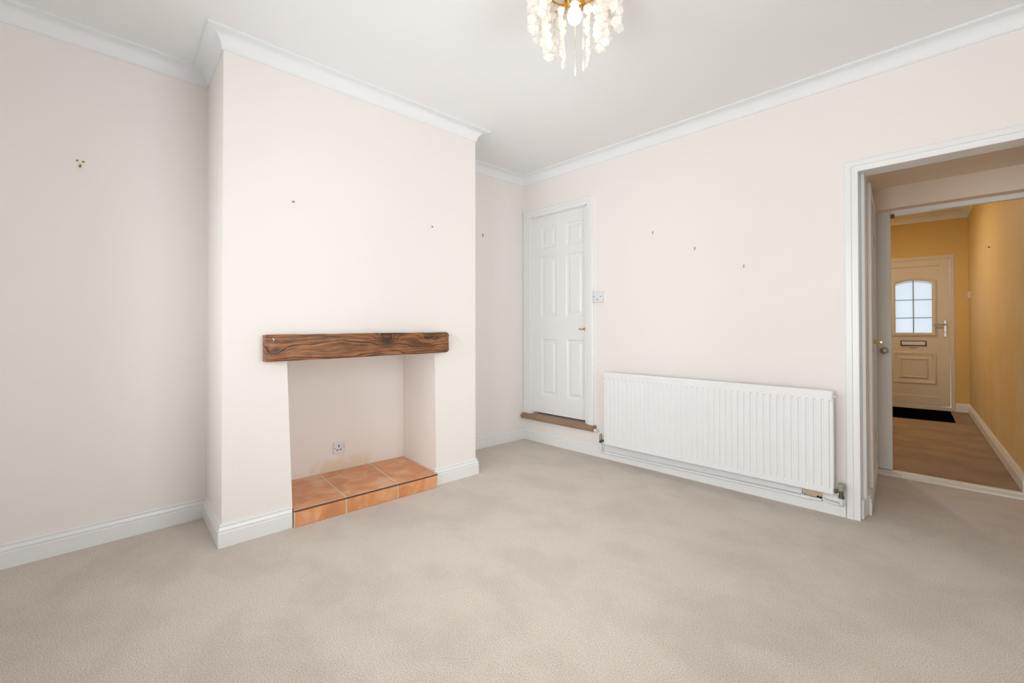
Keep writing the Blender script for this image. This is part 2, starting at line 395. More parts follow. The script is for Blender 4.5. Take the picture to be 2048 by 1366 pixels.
gd = struct(empty('added_door_5', (0, 0, 0)), 'white glazed back door added out of view to let light in')  # made-up door, unseen, one more opening for the fill light
gf = MB()
for u0, u1, z0, z1 in ((GX0_, GX0_+0.09, 0, WZ1), (GX1_-0.09, GX1_, 0, WZ1), (GX0_+0.09, GX1_-0.09, 0, 0.16), (GX0_+0.09, GX1_-0.09, WZ1-0.09, WZ1)): gf.box(u0, u1, REAR-0.09, REAR-0.04, z0, z1)
gf.build('door_leaf', M_PVC, gd, bevel=0.004)
B(GX0_+0.09, GX1_-0.09, REAR-0.067, REAR-0.063, 0.16, WZ1-0.09).build('pane', M_CLEAR, gd)
MB().tube([(GX0_+0.05,REAR-0.04,1.05),(GX0_+0.05,REAR,1.05),(GX0_+0.15,REAR+0.005,1.05)], 0.009, 8).build('door_handle', M_CHROME, gd, smooth=True)

# cornice
arc = [(0.009+0.069*(1-math.cos(t)), -0.079+0.069*math.sin(t)) for t in [PI/2*k/10 for k in range(11)]]
CORN = [(0, -0.084), (0.007, -0.084), (0.007, -0.080)] + arc + [(0.079, -0.006), (0.084, -0.006), (0.084, 0)]
struct(MB().rings(PERIM, [(a, CEIL+h) for a, h in CORN], closed=True).build('trim_1', M_COVE, smooth=True), 'white coved cornice round the ceiling')

# skirting boards
SK = [(0,0),(0.018,0),(0.018,0.073),(0.0165,0.076),(0.013,0.0785),(0.013,0.0805),(0.0165,0.083),(0.0165,0.088),(0.0125,0.098),(0.0115,0.1005),(0.0075,0.1025),(0.0075,0.1045),(0.0105,0.1065),(0.0105,0.111),(0.0075,0.116),(0,0.116)]
SKLOW = [(0,0),(0.018,0),(0.018,0.066),(0.010,0.070),(0,0.070)]
def skirt(path, names, profs=None, mat=M_GLOSS):
    for i in range(len(path)-1):
        pf = (profs or {}).get(i, SK)
        struct(MB().rings(path, pf, rng=(i, i+1)).build(names[i], mat), 'white moulded skirting board')
skirt([(2.722,0),(2.604,0),(2.492,0),(0,0),(0,Y0),(XF0,Y0),fp(-1.466,0)[:2]],
      ['baseboard_back_end','baseboard_back_broken','baseboard_back','baseboard_far_alcove','baseboard_chimney_return_far','baseboard_chimney_right'], {1: SKLOW})
skirt([fp(-2.446,0)[:2],(XF1,Y1),(0.08,Y1B),(0.16,REAR),(GX0_-0.01,REAR)],
      ['baseboard_chimney_left','baseboard_chimney_return_near','baseboard_near_alcove','baseboard_rear'])
skirt([(GX1_+0.01,REAR),(W,REAR),(W,-0.01)], ['baseboard_rear_end','baseboard_right'])
# bare patch where the skirting top is broken away behind the pipe
pb = MB(); pb.box(2.494, 2.602, -0.004, 0.0, 0.066, 0.118)
struct(pb.build('trim_2', M_PLASTER), 'bare plaster patch where skirting is broken away')
struct(MB().tube([(2.575,-0.012,0.088),(2.585,-0.014,0.082),(2.6,-0.014,0.085)], 0.006, 6).build('trim_3', M_DARK), 'dark hole beside the pipe in the broken skirting')

struct(B(0.0, 0.92, 0.152, 0.25, 0.15, 2.4).build('wall_light_block', M_WALL))  # added unseen backing that stops light leaking under the door leaf
# ------------------------------------------------------------------ panelled doors
def door_leaf(name, parent, x0, x1, z0, z1, y, th, panels, mat, mapf=None):
    """leaf facing -y; panels are separate fielded pieces let into it"""
    mapf = mapf or (lambda p: p)
    xs = sorted({x0, x1, *[p[0] for p in panels], *[p[1] for p in panels]}); zs = sorted({z0, z1, *[p[2] for p in panels], *[p[3] for p in panels]})
    m = MB()
    for i in range(len(xs)-1):
        for j in range(len(zs)-1):
            cx, cz = (xs[i]+xs[i+1])/2, (zs[j]+zs[j+1])/2
            if any(p[0] < cx < p[1] and p[2] < cz < p[3] for p in panels): continue
            m.box(xs[i], xs[i+1], y, y+th, zs[j], zs[j+1])
    # drop the inner faces shared by neighbouring boxes
    bm = bmesh.new(); vv = [bm.verts.new(mapf(p)) for p in m.v]
    for f in m.f: bm.faces.new([vv[i] for i in f])
    bmesh.ops.remove_doubles(bm, verts=bm.verts, dist=1e-5)
    seen = {}
    for f in bm.faces: seen.setdefault(frozenset(v.index for v in f.verts) if False else tuple(sorted((round(v.co.x,5),round(v.co.y,5),round(v.co.z,5)) for v in f.verts)), []).append(f)
    bmesh.ops.delete(bm, geom=[f for fl in seen.values() if len(fl) > 1 for f in fl], context='FACES')
    bmesh.ops.recalc_face_normals(bm, faces=bm.faces)
    me = bpy.data.meshes.new('door_leaf'); bm.to_mesh(me); bm.free(); me.materials.append(mat)
    leaf = bpy.data.objects.new(name, me); COL.objects.link(leaf)
    if parent: leaf.parent = parent
    for (a, b, c, d) in panels:
        q = MB(); lv = [(0, 0.0), (0.006, 0.003), (0.012, 0.009), (0.026, 0.011), (0.032, 0.011), (0.052, 0.003)]
        vs = []; fs = []
        for ins, dep in lv: vs += [mapf((a+ins, y+dep, c+ins)), mapf((b-ins, y+dep, c+ins)), mapf((b-ins, y+dep, d-ins)), mapf((a+ins, y+dep, d-ins))]
        for k in range(len(lv)-1):
            for e in range(4): fs.append((k*4+e, k*4+(e+1)%4, k*4+4+(e+1)%4, k*4+4+e))
        k = (len(lv)-1)*4; fs.append((k, k+1, k+2, k+3)); q.add(vs, fs); q.build('panel', mat, leaf)
    return leaf
ARCH = [(0,0),(0,0.013),(0.004,0.015),(0.022,0.016),(0.03,0.017),(0.034,0.022),(0.06,0.022),(0.066,0.019),(0.068,0.014),(0.068,0)]
mapB = lambda x, z, h: (x, -h, z)       # architraves on the back wall stand out towards -y

d1 = struct(empty('door_1'), 'white six-panel door above a carpeted step')
leaf = door_leaf('door_leaf', d1, 0.111, 0.787, 0.285, 2.232, 0.03, 0.036,
    [(0.212,0.413,1.908,2.124),(0.536,0.747,1.908,2.124),(0.208,0.416,1.230,1.829),(0.532,0.747,1.230,1.829),(0.214,0.418,0.456,1.018),(0.542,0.747,0.456,1.018)], M_GLOSS)
MB().rings([(0.01,2.236),(0.815,2.236),(0.815,0.262)], [(-a, h) for a, h in [(-x, z) for x, z in ARCH]], mapf=mapB).build('architrave', M_GLOSS, d1)
B(0.004, 0.106, -0.016, 0, 0.265, 2.236).build('architrave', M_GLOSS, d1, bevel=0.004)
lin = MB().box(0.787, 0.818, -0.004, 0.10, 0.262, 2.236).box(0.106, 0.111, -0.004, 0.10, 0.262, 2.236).box(0.106, 0.818, -0.004, 0.10, 2.232, 2.24)
lin.build('door_lining', M_GLOSS, d1)
hd = MB().lathe([(0.0,0.0),(0.016,0.0),(0.016,-0.004),(0.008,-0.006),(0.007,-0.028),(0.009,-0.03),(0.0,-0.031)], (0.768,0.03,1.117), 'y', 14)
hd.tube([(0.768,0.004,1.117),(0.752,0.0,1.114),(0.735,0.002,1.112),(0.712,0.004,1.118)], [0.006,0.0055,0.006,0.007], 8)
hd.build('door_handle', M_BRASS, leaf, smooth=True)['label'] = 'brass lever handle'

# carpeted step under that door
st = empty('carpeted_step', (0.46, -0.01, 0.215)); tag(st, 'brown carpeted step with rounded nosing below the six-panel door', 'step')
mb = MB(); pr = [(0.05,0.0),(-0.036,0.0),(-0.047,0.008),(-0.05,0.022),(-0.046,0.036),(-0.034,0.046),(0.05,0.056)]
vs = [(x, y, z) for x in (-0.452, 0.446) for y, z in pr]; n = len(pr)
mb.add(vs, [tuple(range(n)), tuple(range(2*n-1, n-1, -1))]+[(i, (i+1)%n, n+(i+1)%n, n+i) for i in range(n)])
mb.build('nosing', M_STEPC, st, bevel=0.004)
B(0.447, 0.472, -0.036, 0.008, 0.004, 0.026).build('end_piece', M_GLOSS, st, bevel=0.003)

# doorway architrave and lining
dw = struct(empty('trim_4'), 'white architrave round the open doorway')
MB().rings([(2.7915,0.0),(2.7915,2.041),(3.4600,2.041),(3.4600,0.0)], ARCH, mapf=mapB).build('architrave', M_GLOSS, dw)
ln = MB().box(2.770, 2.787, -0.002, 0.152, 0, 2.047).box(3.466, 3.483, -0.002, 0.152, 0, 2.047).box(2.770, 3.483, -0.002, 0.152, 2.047, 2.064)
ln.build('door_lining', M_GLOSS, dw)
B(2.787, 2.806, 0.08, 0.125, 0, 2.047).build('door_stop', M_GLOSS, dw, bevel=0.003)
B(3.447, 3.466, 0.08, 0.125, 0, 2.047).build('door_stop', M_GLOSS, dw, bevel=0.003)
MB().prism([(2.787,0.02),(2.801,0.02),(2.812,0.13),(2.787,0.13)], 0, 0.112).build('plinth_block', M_GLOSS, dw, bevel=0.004)

# ------------------------------------------------------------------ lobby behind the doorway
LW = [(2.803, 0.15), (2.682, 1.15)]
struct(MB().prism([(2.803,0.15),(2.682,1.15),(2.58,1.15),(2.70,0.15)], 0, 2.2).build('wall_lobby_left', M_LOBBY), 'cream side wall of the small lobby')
struct(B(3.515, 3.65, 0.15, 1.25, 0, CEIL).build('wall_lobby_right', M_WALL))
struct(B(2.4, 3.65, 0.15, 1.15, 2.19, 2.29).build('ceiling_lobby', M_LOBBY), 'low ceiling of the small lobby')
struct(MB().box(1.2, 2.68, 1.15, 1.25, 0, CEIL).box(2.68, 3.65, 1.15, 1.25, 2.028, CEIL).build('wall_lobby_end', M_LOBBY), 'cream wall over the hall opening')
struct(MB().rings([(2.684,1.149),(2.803,0.13)], SK).build('baseboard_lobby', M_GLOSS), 'white skirting of the lobby')
# side door in the lobby, seen edge on
d3 = struct(empty('door_3', (2.803, 0.15, 0), math.atan2(1.0, -0.121)), 'white door in the side of the lobby')
# local x runs along the wall away from the camera, local -y is into the lobby
lf = door_leaf('door_leaf', d3, 0.22, 0.93, 0.12, 1.985, -0.008, 0.008, [(0.30,0.52,1.2,1.85),(0.62,0.85,1.2,1.85),(0.30,0.52,0.25,0.95),(0.62,0.85,0.25,0.95)], M_GLOSS)
MB().rings([(0.20,0.118),(0.20,2.0),(0.945,2.0),(0.945,0.118)], [(a*0.6, h*0.8) for a, h in ARCH], mapf=mapB).build('architrave', M_GLOSS, d3)
for hz in (1.78, 0.3):
    MB().tube([(0.935,-0.014,hz-0.04),(0.935,-0.014,hz+0.04)], 0.006, 8).build('hinge', M_GLOSS, lf, smooth=True)
hb = MB().lathe([(0,0),(0.018,0.0),(0.018,-0.006),(0.008,-0.008),(0.008,-0.05),(0,-0.05)], (0.80,-0.008,1.02), 'y', 12)
hb.tube([(0.80,-0.05,1.02),(0.72,-0.052,1.022),(0.66,-0.052,1.022)], [0.009,0.007,0.007], 8)
hb.build('door_handle', M_BRASS, lf, smooth=True)['label'] = 'brass lever handle'
# threshold strip
th = [(0,0),(0,0.010),(0.02,0.014),(0.05,0.014),(0.055,0.011),(0.10,0.011),(0.105,0.016),(0.15,0.016),(0.17,0.008),(0.17,0)]
struct(MB().rings([(3.52,1.155),(2.672,1.155)][::-1], th).build('trim_5', M_GLOSS), 'white threshold strip between lobby and hall')
# sliding door, partly drawn
d2 = struct(empty('door_2', (2.39, 1.287, 0.02)), 'plain white sliding door drawn back behind the lobby wall')
sl = B(-0.39, 0.382, -0.018, 0.018, 0.0, 2.06).build('door_leaf', M_GLOSS, d2, bevel=0.003)
MB().lathe([(0.0,0.0),(0.024,0.0),(0.024,-0.005),(0.010,-0.009),(0.010,-0.022),(0.022,-0.032),(0.027,-0.043),(0.024,-0.054),(0.012,-0.061),(0,-0.062)], (0.343,-0.018,0.925), 'y', 20).build('door_knob', M_NICKEL, sl, smooth=True)['label'] = 'round satin metal knob'
B(0.388, 1.12, -0.02, 0.03, 1.975, 2.03).build('track', M_GLOSS, d2, bevel=0.003)
B(0.384, 0.408, -0.026, -0.004, 1.955, 1.985).build('roller_bracket', M_BROWNFIX, d2, bevel=0.003)

# ------------------------------------------------------------------ hall (its own axes: u across, w towards the street)
HA = math.radians(6.0); HO = Vector((3.064, 5.208, 0.0))
hu = Vector((math.cos(HA), math.sin(HA), 0)); hw = Vector((-math.sin(HA), math.cos(HA), 0))
def hp(u, w_): p = HO+hu*u+hw*w_; return (p.x, p.y)
def hall(o): o.location = HO; o.rotation_euler = (0, 0, HA); return o
struct(MB().prism([(1.0,1.33),(3.65,1.33),hp(0.15,0.15),hp(-2.2,0.15)], -0.08, -0.004).build('floor_hall', M_CARPET2), 'hall carpet, coloured browner to imitate dim light')
struct(MB().prism([(1.0,1.25),(3.65,1.25),hp(0.15,0.15),hp(-2.2,0.15)], CEIL, CEIL+0.1).build('ceiling_hall', M_CEIL))
struct(hall(B(0, 0.12, -3.97, 0.15, 0, CEIL).build('wall_hall_right', M_HALLR)), 'yellow hall wall with worn pale patches')
struct(hall(B(-2.07, -1.95, -3.78, 0.15, 0, CEIL).build('wall_hall_left', M_YELLOW)))
FD0, FD1, FDZ = -0.974, -0.136, 2.106
struct(hall(MB().box(-2.07, FD0, 0, 0.14, 0, CEIL).box(FD1, 0.1, 0, 0.14, 0, CEIL).box(FD0, FD1, 0, 0.14, FDZ, CEIL).build('wall_hall_end', M_YELLOW)), 'yellow wall round the front door')
struct(hall(MB().rings([(0,-3.96),(0,0),(-1.95,0)], [(a, CEIL+h) for a, h in CORN]).build('trim_6', M_COVE, smooth=True)), 'white cove in the hall')
struct(hall(MB().rings([(0,-3.88),(0,0),(FD1,0)], SK, rng=(0,1)).build('baseboard_hall_right', M_GLOSS)), 'white skirting along the yellow hall wall')
struct(hall(MB().rings([(0,-3.88),(0,0),(FD1,0)], SK, rng=(1,2)).build('baseboard_hall_end', M_GLOSS)), 'white skirting beside the front door')
# front door
fd = struct(hall(empty('door_4')), 'cream front door with an arched six-pane window and letterbox')
fr = MB().box(FD0, FD0+0.045, 0.0, 0.07, 0.05, FDZ).box(FD1-0.042, FD1, 0.0, 0.07, 0.05, FDZ).box(FD0+0.045, FD1-0.042, 0.0, 0.07, FDZ-0.05, FDZ)
fr.build('door_frame', M_UPVC, fd, bevel=0.004)
B(FD0, FD1, -0.01, 0.07, 0.0, 0.05).build('door_sill', M_UPVC, fd, bevel=0.004)
LX0, LX1, LZ0, LZ1 = -0.927, -0.182, 0.058, 2.052
GX0, GX1, GZ0 = -0.748, -0.355, 1.047
GC = (GX0+GX1)/2
def gtop(x): return 1.738+0.042*(1-((x-GC)/(GX1-GC))**2)
ARCX = [GX1+(GX0-GX1)*k/12 for k in range(13)]
# leaf: outer stiles and rails, then the inner slab with the arched hole
lf4 = MB().box(LX0, LX0+0.105, -0.012, 0.04, LZ0, LZ1).box(LX1-0.105, LX1, -0.012, 0.04, LZ0, LZ1).box(LX0+0.105, LX1-0.105, -0.012, 0.04, LZ0, LZ0+0.125).box(LX0+0.105, LX1-0.105, -0.012, 0.04, LZ1-0.088, LZ1).build('door_leaf', M_UPVC, fd, bevel=0.005)
IX0, IX1, IZ0, IZ1 = LX0+0.105, LX1-0.105, LZ0+0.125, LZ1-0.088
sl4 = MB().box(IX0, IX1, 0.0, 0.03, IZ0, GZ0).box(IX0, GX0, 0.0, 0.03, GZ0, IZ1).box(GX1, IX1, 0.0, 0.03, GZ0, IZ1)
for a, b in zip(ARCX[:-1], ARCX[1:]):
    sl4.add([(a,0.0,gtop(a)),(b,0.0,gtop(b)),(b,0.0,IZ1),(a,0.0,IZ1),(a,0.03,gtop(a)),(b,0.03,gtop(b)),(b,0.03,IZ1),(a,0.03,IZ1)], [(0,1,2,3),(7,6,5,4),(0,4,5,1),(2,6,7,3)])
sl4.build('inner_slab', M_UPVC, lf4)
gpath = [(GX0,GZ0),(GX1,GZ0)]+[(x,gtop(x)) for x in ARCX]
mapd = lambda x, z, h: (x, -h, z)
MB().rings(gpath, [(0.004,-0.01),(0.004,0.010),(-0.008,0.020),(-0.024,0.022),(-0.034,0.014),(-0.044,0.010),(-0.044,0.0)], closed=True, mapf=mapd).build('glazing_surround', M_UPVC, lf4, smooth=True)
# six panes with their lead bars
zr = [GZ0, 1.257, 1.508]
for (a, b) in ((GX0, GC), (GC, GX1)):
    for k in range(3):
        g = 0.003
        if k < 2: B(a+g, b-g, 0.010, 0.014, zr[k]+g, zr[k+1]-g).build('pane', M_FROST, lf4)
        else:
            xs = [a+g+(b-a-2*g)*i/6 for i in range(7)]; m = MB()
            poly = [(a+g, zr[2]+g), (b-g, zr[2]+g)]+[(x, gtop(x)-0.001) for x in reversed(xs)]
            nn = len(poly); m.add([(x,0.010,z) for x, z in poly]+[(x,0.014,z) for x, z in poly], [tuple(range(nn)), tuple(range(2*nn-1,nn-1,-1))]+[(i,(i+1)%nn,(i+1)%nn+nn,i+nn) for i in range(nn)])
            m.build('pane', M_FROST, lf4)
B(GC-0.005, GC+0.005, 0.006, 0.018, GZ0, 1.780).build('glazing_bar', M_LEAD, lf4)
for z in zr[1:]: B(GX0, GX1, 0.0065, 0.0175, z-0.004, z+0.004).build('glazing_bar', M_LEAD, lf4)
bm_ = MB()
for a, b in zip(ARCX[:-1], ARCX[1:]):
    bm_.add([(a,0.007,gtop(a)-0.022),(b,0.007,gtop(b)-0.022),(b,0.007,gtop(b)-0.015),(a,0.007,gtop(a)-0.015)], [(0,1,2,3)])
bm_.build('glazing_bar', M_LEAD, lf4)
# letterbox
lb = B(-0.692, -0.419, -0.012, 0.0, 0.868, 0.941).build('letterbox', M_BLACK, lf4, bevel=0.004)
B(-0.680, -0.431, -0.018, -0.010, 0.879, 0.930).build('flap', M_PVC, lb, bevel=0.003)
B(-0.605, -0.525, -0.022, 0.0, 0.850, 0.856).build('lip', M_UPVC, lb)
# lower moulded panel
MB().rings([(-0.778,0.348),(-0.322,0.348),(-0.322,0.785),(-0.778,0.785)], [(0,-0.005),(0,0.010),(0.012,0.016),(0.030,0.010),(0.042,0.004),(0.048,-0.005)], closed=True, mapf=mapd).build('panel_moulding', M_UPVC, lf4, smooth=True)
MB().rings([(-0.706,0.420),(-0.404,0.420),(-0.404,0.706),(-0.706,0.706)], [(0,-0.005),(0,0.006),(0.012,0.014),(0.026,0.008),(0.03,-0.005)], closed=True, mapf=mapd).build('panel_moulding', M_UPVC, lf4, smooth=True)
ph = B(-0.245, -0.213, -0.022, -0.012, 0.996, 1.222).build('handle_plate', M_CHROME, lf4, bevel=0.004)
MB().tube([(-0.228,-0.015,1.162),(-0.228,-0.062,1.162),(-0.245,-0.068,1.162),(-0.30,-0.066,1.160),(-0.352,-0.064,1.158)], [0.011,0.010,0.010,0.010,0.008], 10).build('lever', M_CHROME, ph, smooth=True)
MB().lathe([(0,-0.02),(0.011,-0.02),(0.011,-0.028),(0.0,-0.028)], (-0.229,0,1.06), 'y', 12).build('lock_cylinder', M_NICKEL, ph)
# things in the hall
dm = hall(B(-0.98, -0.19, -0.98, -0.06, -0.004, 0.008).build('door_mat', M_MAT, bevel=0.003)); tag(dm, 'black rectangular door mat lying inside the front door', 'mat')
cb = hall(empty('wall_box')); cb.location = HO+hw*-0.27+Vector((0,0,1.482)); tag(cb, 'small cream box on the yellow hall wall beside the front door', 'wall box')
B(-0.024, -0.0, -0.04, 0.04, 0.012, 0.10).build('case', M_UPVC, cb, bevel=0.004)
B(-0.027, -0.0235, -0.03, 0.03, 0.03, 0.05).build('grille', M_UPVC, cb)
nl = MB().lathe([(0,0),(0.006,0.0),(0.006,-0.012),(0,-0.014)], (0,0,0), 'x', 8).build('wall_nail', M_BROWNFIX)
nl.location = HO+hw*-2.15+Vector((0,0,1.90)); nl.rotation_euler = (0,0,HA); tag(nl, 'single brown nail head in the yellow hall wall', 'nail')

# added lamp that brightens the hall (hangs above the line of sight)
pe = empty('added_pendant_lamp', (HO+hu*-1.45+hw*-1.9).to_tuple()[:2]+(CEIL,)); tag(pe, 'added pendant lamp with a conical shade, out of view, brightening the hall', 'pendant lamp')
MB().lathe([(0,0),(0.045,0),(0.04,-0.02),(0,-0.03)], (0,0,0), 'z', 16).build('ceiling_rose', M_PVC, pe, smooth=True)
MB().tube([(0,0,-0.02),(0,0,-0.16)], 0.003, 6).build('flex', M_PVC, pe)
MB().lathe([(0.016,-0.15),(0.018,-0.175),(0.026,-0.19),(0.03,-0.21),(0.026,-0.23),(0.013,-0.24),(0.003,-0.242)], (0,0,0), 'z', 16).build('bulb', M_BULB2, pe, smooth=True)
shd = MB(); ns = 28
shd.add([(r_*math.cos(2*PI*k/ns), r_*math.sin(2*PI*k/ns), z_) for r_, z_ in ((0.03,-0.115),(0.07,-0.13),(0.15,-0.222)) for k in range(ns)], [(i*ns+k, i*ns+(k+1)%ns, (i+1)*ns+(k+1)%ns, (i+1)*ns+k) for i in range(2) for k in range(ns)])
shd.build('lamp_shade', plain('shade_fabric', srgb(232, 220, 200), 0.8), pe, smooth=True)

# ------------------------------------------------------------------ hearth
HZ = 0.096
he = empty('hearth', (0.33, -1.95, 0)); tag(he, 'raised fireplace hearth of orange terracotta tiles with a brown edge strip', 'hearth')
O = (0.33, -1.95, 0)
def hx(x): return x-O[0]
def hy(y): return y-O[1]
base = MB().prism([(hx(BX+0.004),hy(BL+0.02)),(hx(BX+0.004),hy(BR-0.004)),(hx(0.575),hy(-1.4535)),(hx(0.6145),hy(-1.4745)),(hx(0.6145),hy(-2.442)),(hx(0.59),hy(-2.434))][::-1], 0.0, HZ+0.0002)
base.build('mortar_bed', M_GROUT, he)
gap = 0.009
front = 0.617; split = 0.198
def edgeR(x): return BR+(-1.452-BR)*((x-BX)/(0.58-BX))-0.004
def edgeL(x): return -2.449+(-2.436+2.449)*((x-BX)/(0.58-BX))+0.004
def splay(c0, c1, x): # column joints fan slightly like the photographed ones
    return c0+(c1-c0)*((x-BX)/(front-BX))
J1 = (-2.088, -2.137); J2 = (-1.703, -1.787)
cols = [(lambda x: edgeL(x) if x < 0.59 else -2.440, lambda x: splay(*J1, x)), (lambda x: splay(*J1, x), lambda x: splay(*J2, x)), (lambda x: splay(*J2, x), lambda x: edgeR(x) if x < 0.585 else -1.476)]
for r0, r1 in ((BX+0.006, split), (split, front-0.002)):
    for lo, hi in cols:
        a, b = r0+gap/2, r1-gap/2
        poly = [(a, lo(a)+gap/2), (b, lo(b)+gap/2), (b, hi(b)-gap/2), (a, hi(a)-gap/2)]
        cx = sum(p[0] for p in poly)/4; cy = sum(p[1] for p in poly)/4
        MB().prism([(x-cx, y-cy) for x, y in poly], 0.0, 0.012).build('tile', M_TILE, he, bevel=0.002, segs=1, loc=(hx(cx), hy(cy), HZ-0.010+random.uniform(-0.0006, 0.0006)))
for y0, y1 in ((-2.440, J1[1]), (J1[1], J2[1]), (J2[1], -1.476)):
    cy = (y0+y1)/2; hwid = (y1-y0-gap)/2
    B(-0.006, 0.006, -hwid, hwid, 0.0, 0.084).build('tile', M_TILE, he, bevel=0.002, segs=1, loc=(hx(front-0.005), hy(cy), 0.001))
B(hx(front-0.016), hx(front+0.002), hy(-2.440), hy(-1.476), HZ-0.0095, HZ-0.0005).build('edge_strip', M_EDGE, he, bevel=0.002)

# wall socket in the fireplace
sk = empty('wall_socket', (BX, -1.945, 0.216)); tag(sk, 'white single power socket low on the fireplace back wall', 'socket')
B(0, 0.010, -0.044, 0.044, 0.0, 0.088).build('plate', M_PVC, sk, bevel=0.003)
B(0.009, 0.0135, 0.020, 0.036, 0.046, 0.068).build('rocker_switch', M_PVC, sk, bevel=0.002)
for (y, z, a, b) in ((-0.004, 0.055, 0.004, 0.009), (-0.015, 0.028, 0.006, 0.004), (0.009, 0.028, 0.006, 0.004)):
    B(0.0085, 0.0106, y-a/1.2, y+a/1.2, z-b, z+b).build('pin_hole', M_DARK, sk)
for y in (-0.033, 0.033):
    MB().lathe([(0,0.009),(0.004,0.009),(0.004,0.0115),(0,0.0118)], (0, y, 0.043), 'x', 8).build('screw', M_STEEL, sk)
B(0.0135, 0.0139, 0.024, 0.032, 0.060, 0.063).build('indicator', plain('red_mark', srgb(150, 80, 70)), sk)

# light switch beside the panelled door
sw = empty('wall_switch', (0.945, 0, 1.352)); tag(sw, 'white square switch plate on the wall beside the six-panel door', 'switch')
B(-0.046, 0.046, -0.024, 0, 0.0, 0.092).build('back_box', M_PVC, sw, bevel=0.003)
pl = B(-0.048, 0.046, -0.032, -0.022, -0.001, 0.094).build('plate', M_PVC, sw, bevel=0.003)
B(-0.016, 0.008, -0.036, -0.031, 0.028, 0.046).build('rocker_switch', M_PVC, pl, bevel=0.002)
B(-0.014, 0.006, -0.0345, -0.031, 0.018, 0.024).build('fuse_slot', M_VCAP, pl)
for x in (-0.037, 0.032): MB().lathe([(0,-0.031),(0.0045,-0.031),(0.0045,-0.034),(0,-0.0345)], (x,0,0.048), 'y', 10).build('screw', M_VALVE, pl)

# ------------------------------------------------------------------ mantel beam
be = empty('mantel_beam', (0.592, -1.997, 0.945)); tag(be, 'rustic brown stained timber beam across the top of the fireplace', 'mantel')
m = MB(); ny, nz = 60, 8
def bz(y, t): # slightly uneven bottom and top edges, rising to the right as in the photo
    lo = -0.001+0.010*(y+0.6)/1.2+0.0008*math.sin(y*11)+0.0005*math.sin(y*31); hi = 0.1465+0.006*(y+0.6)/1.2+0.0012*math.sin(y*9+1)+0.0008*math.sin(y*37)
    return lo+(hi-lo)*t
vs = []; fs = []
ys = [-0.601+1.202*i/ny for i in range(ny+1)]
loop = [(0.0,0.0),(0.046,0.0),(0.050,0.03)]+[(0.051+0.0012*math.sin(k*2.1), k/nz) for k in range(1, nz)]+[(0.050,0.97),(0.046,1.0),(0.0,1.0)]
k = len(loop)
for y in ys:
    e = 0.6-abs(y); sh = 0.004 if e < 0.008 else 0.0
    for d, t in loop:
        x = (d-sh if d > 0.04 else d)+(0.0016*math.sin(y*23+t*5)+0.001*math.sin(y*57) if 0.045 < d else 0)
        tt = t if sh == 0 else 0.02+t*0.96
        if y > 0.585: tt = 0.035+tt*0.93
        vs.append((x+0.002+0.022*0 - (xf(-1.997+y)-0.592)*0, y, bz(y, tt)))
for i in range(ny):
    for c in range(k): fs.append((i*k+c, i*k+(c+1)%k, (i+1)*k+(c+1)%k, (i+1)*k+c))
fs.append(tuple(range(k))); fs.append(tuple(range(ny*k+k-1, ny*k-1, -1)))
m.add(vs, fs); m.build('beam', M_WOOD, be, smooth=True)
for yy, zz in ((-0.567, 0.126), (0.588, 0.138)):
    h = MB().tube([(0.050,yy,zz),(0.060,yy,zz),(0.066,yy+0.004,zz-0.006),(0.066,yy+0.002,zz-0.013),(0.060,yy-0.004,zz-0.014),(0.057,yy-0.007,zz-0.008)], 0.0022, 6)
    h.build('screw_hook', M_CHROME, be, smooth=True)

# ------------------------------------------------------------------ radiator
ra = empty('radiator', (1.867, -0.08, 0.0)); tag(ra, 'long white ribbed panel radiator under the cream wall', 'radiator')
RX0, RX1, RZ0, RZ1 = -0.810, 0.812, 0.143, 0.754
m = MB(); pitch = 0.04; nfl = 40; x_start = -0.8
colsx = [(RX0, 0.0, False)]
xs = [(RX0, 0.0), (RX0+0.006, 0.006)]
prof = []
start = RX0+0.012
for i in range(nfl):
    b0 = start+i*(RX1-RX0-0.024)/nfl; p = (RX1-RX0-0.024)/nfl
    prof += [(b0+p*0.05, 0), (b0+p*0.17, 1), (b0+p*0.76, 1), (b0+p*0.90, 0)]
colx = [(RX0, -1), (RX0+0.005, 0)]+[(x, h) for x, h in prof]+[(RX1-0.005, 0), (RX1, -1)]
rowz = [(RZ0, -1, 0), (RZ0+0.005, 0, 0), (RZ0+0.030, 0, 0), (RZ0+0.044, 0, 1), (RZ1-0.062, 0, 1), (RZ1-0.050, 0, 0), (RZ1-0.012, 0, 0), (RZ1-0.003, -0.6, 0), (RZ1, -2.4, 0)]
vs = []; fs = []; nc = len(colx)
for z, edge, fl in rowz:
    for x, h in colx:
        d = 0.0
        if h == -1: d += 0.006
        if edge < 0: d += 0.006*(-edge)
        if fl: d += (0.0 if h == 1 else 0.0068) if h != -1 else 0
        vs.append((x, -0.027+d, z))
for j in range(len(rowz)-1):
    for i in range(nc-1): fs.append((j*nc+i, j*nc+i+1, (j+1)*nc+i+1, (j+1)*nc+i))
m.add(vs, fs); front_panel = m.build('front_panel', M_RAD, ra)
B(RX0+0.002, RX1-0.002, -0.012, 0.012, RZ0+0.004, RZ1-0.003).build('back_panel', M_RAD, ra, bevel=0.003)
for x in (RX0, RX1-0.008): B(x, x+0.008, -0.022, 0.014, RZ0+0.01, RZ1-0.02).build('side_seam', M_RAD, ra, bevel=0.002)
for x in (-0.6, 0.0, 0.6): B(x-0.015, x+0.015, 0.012, 0.077, 0.25, 0.66).build('bracket', M_RAD, ra)
MB().lathe([(0,0),(0.007,0),(0.007,0.008),(0.004,0.008),(0.004,0.012),(0,0.012)], (RX1,0.0,RZ1-0.035), 'x', 10).build('bleed_valve', M_RAD, ra, smooth=True)
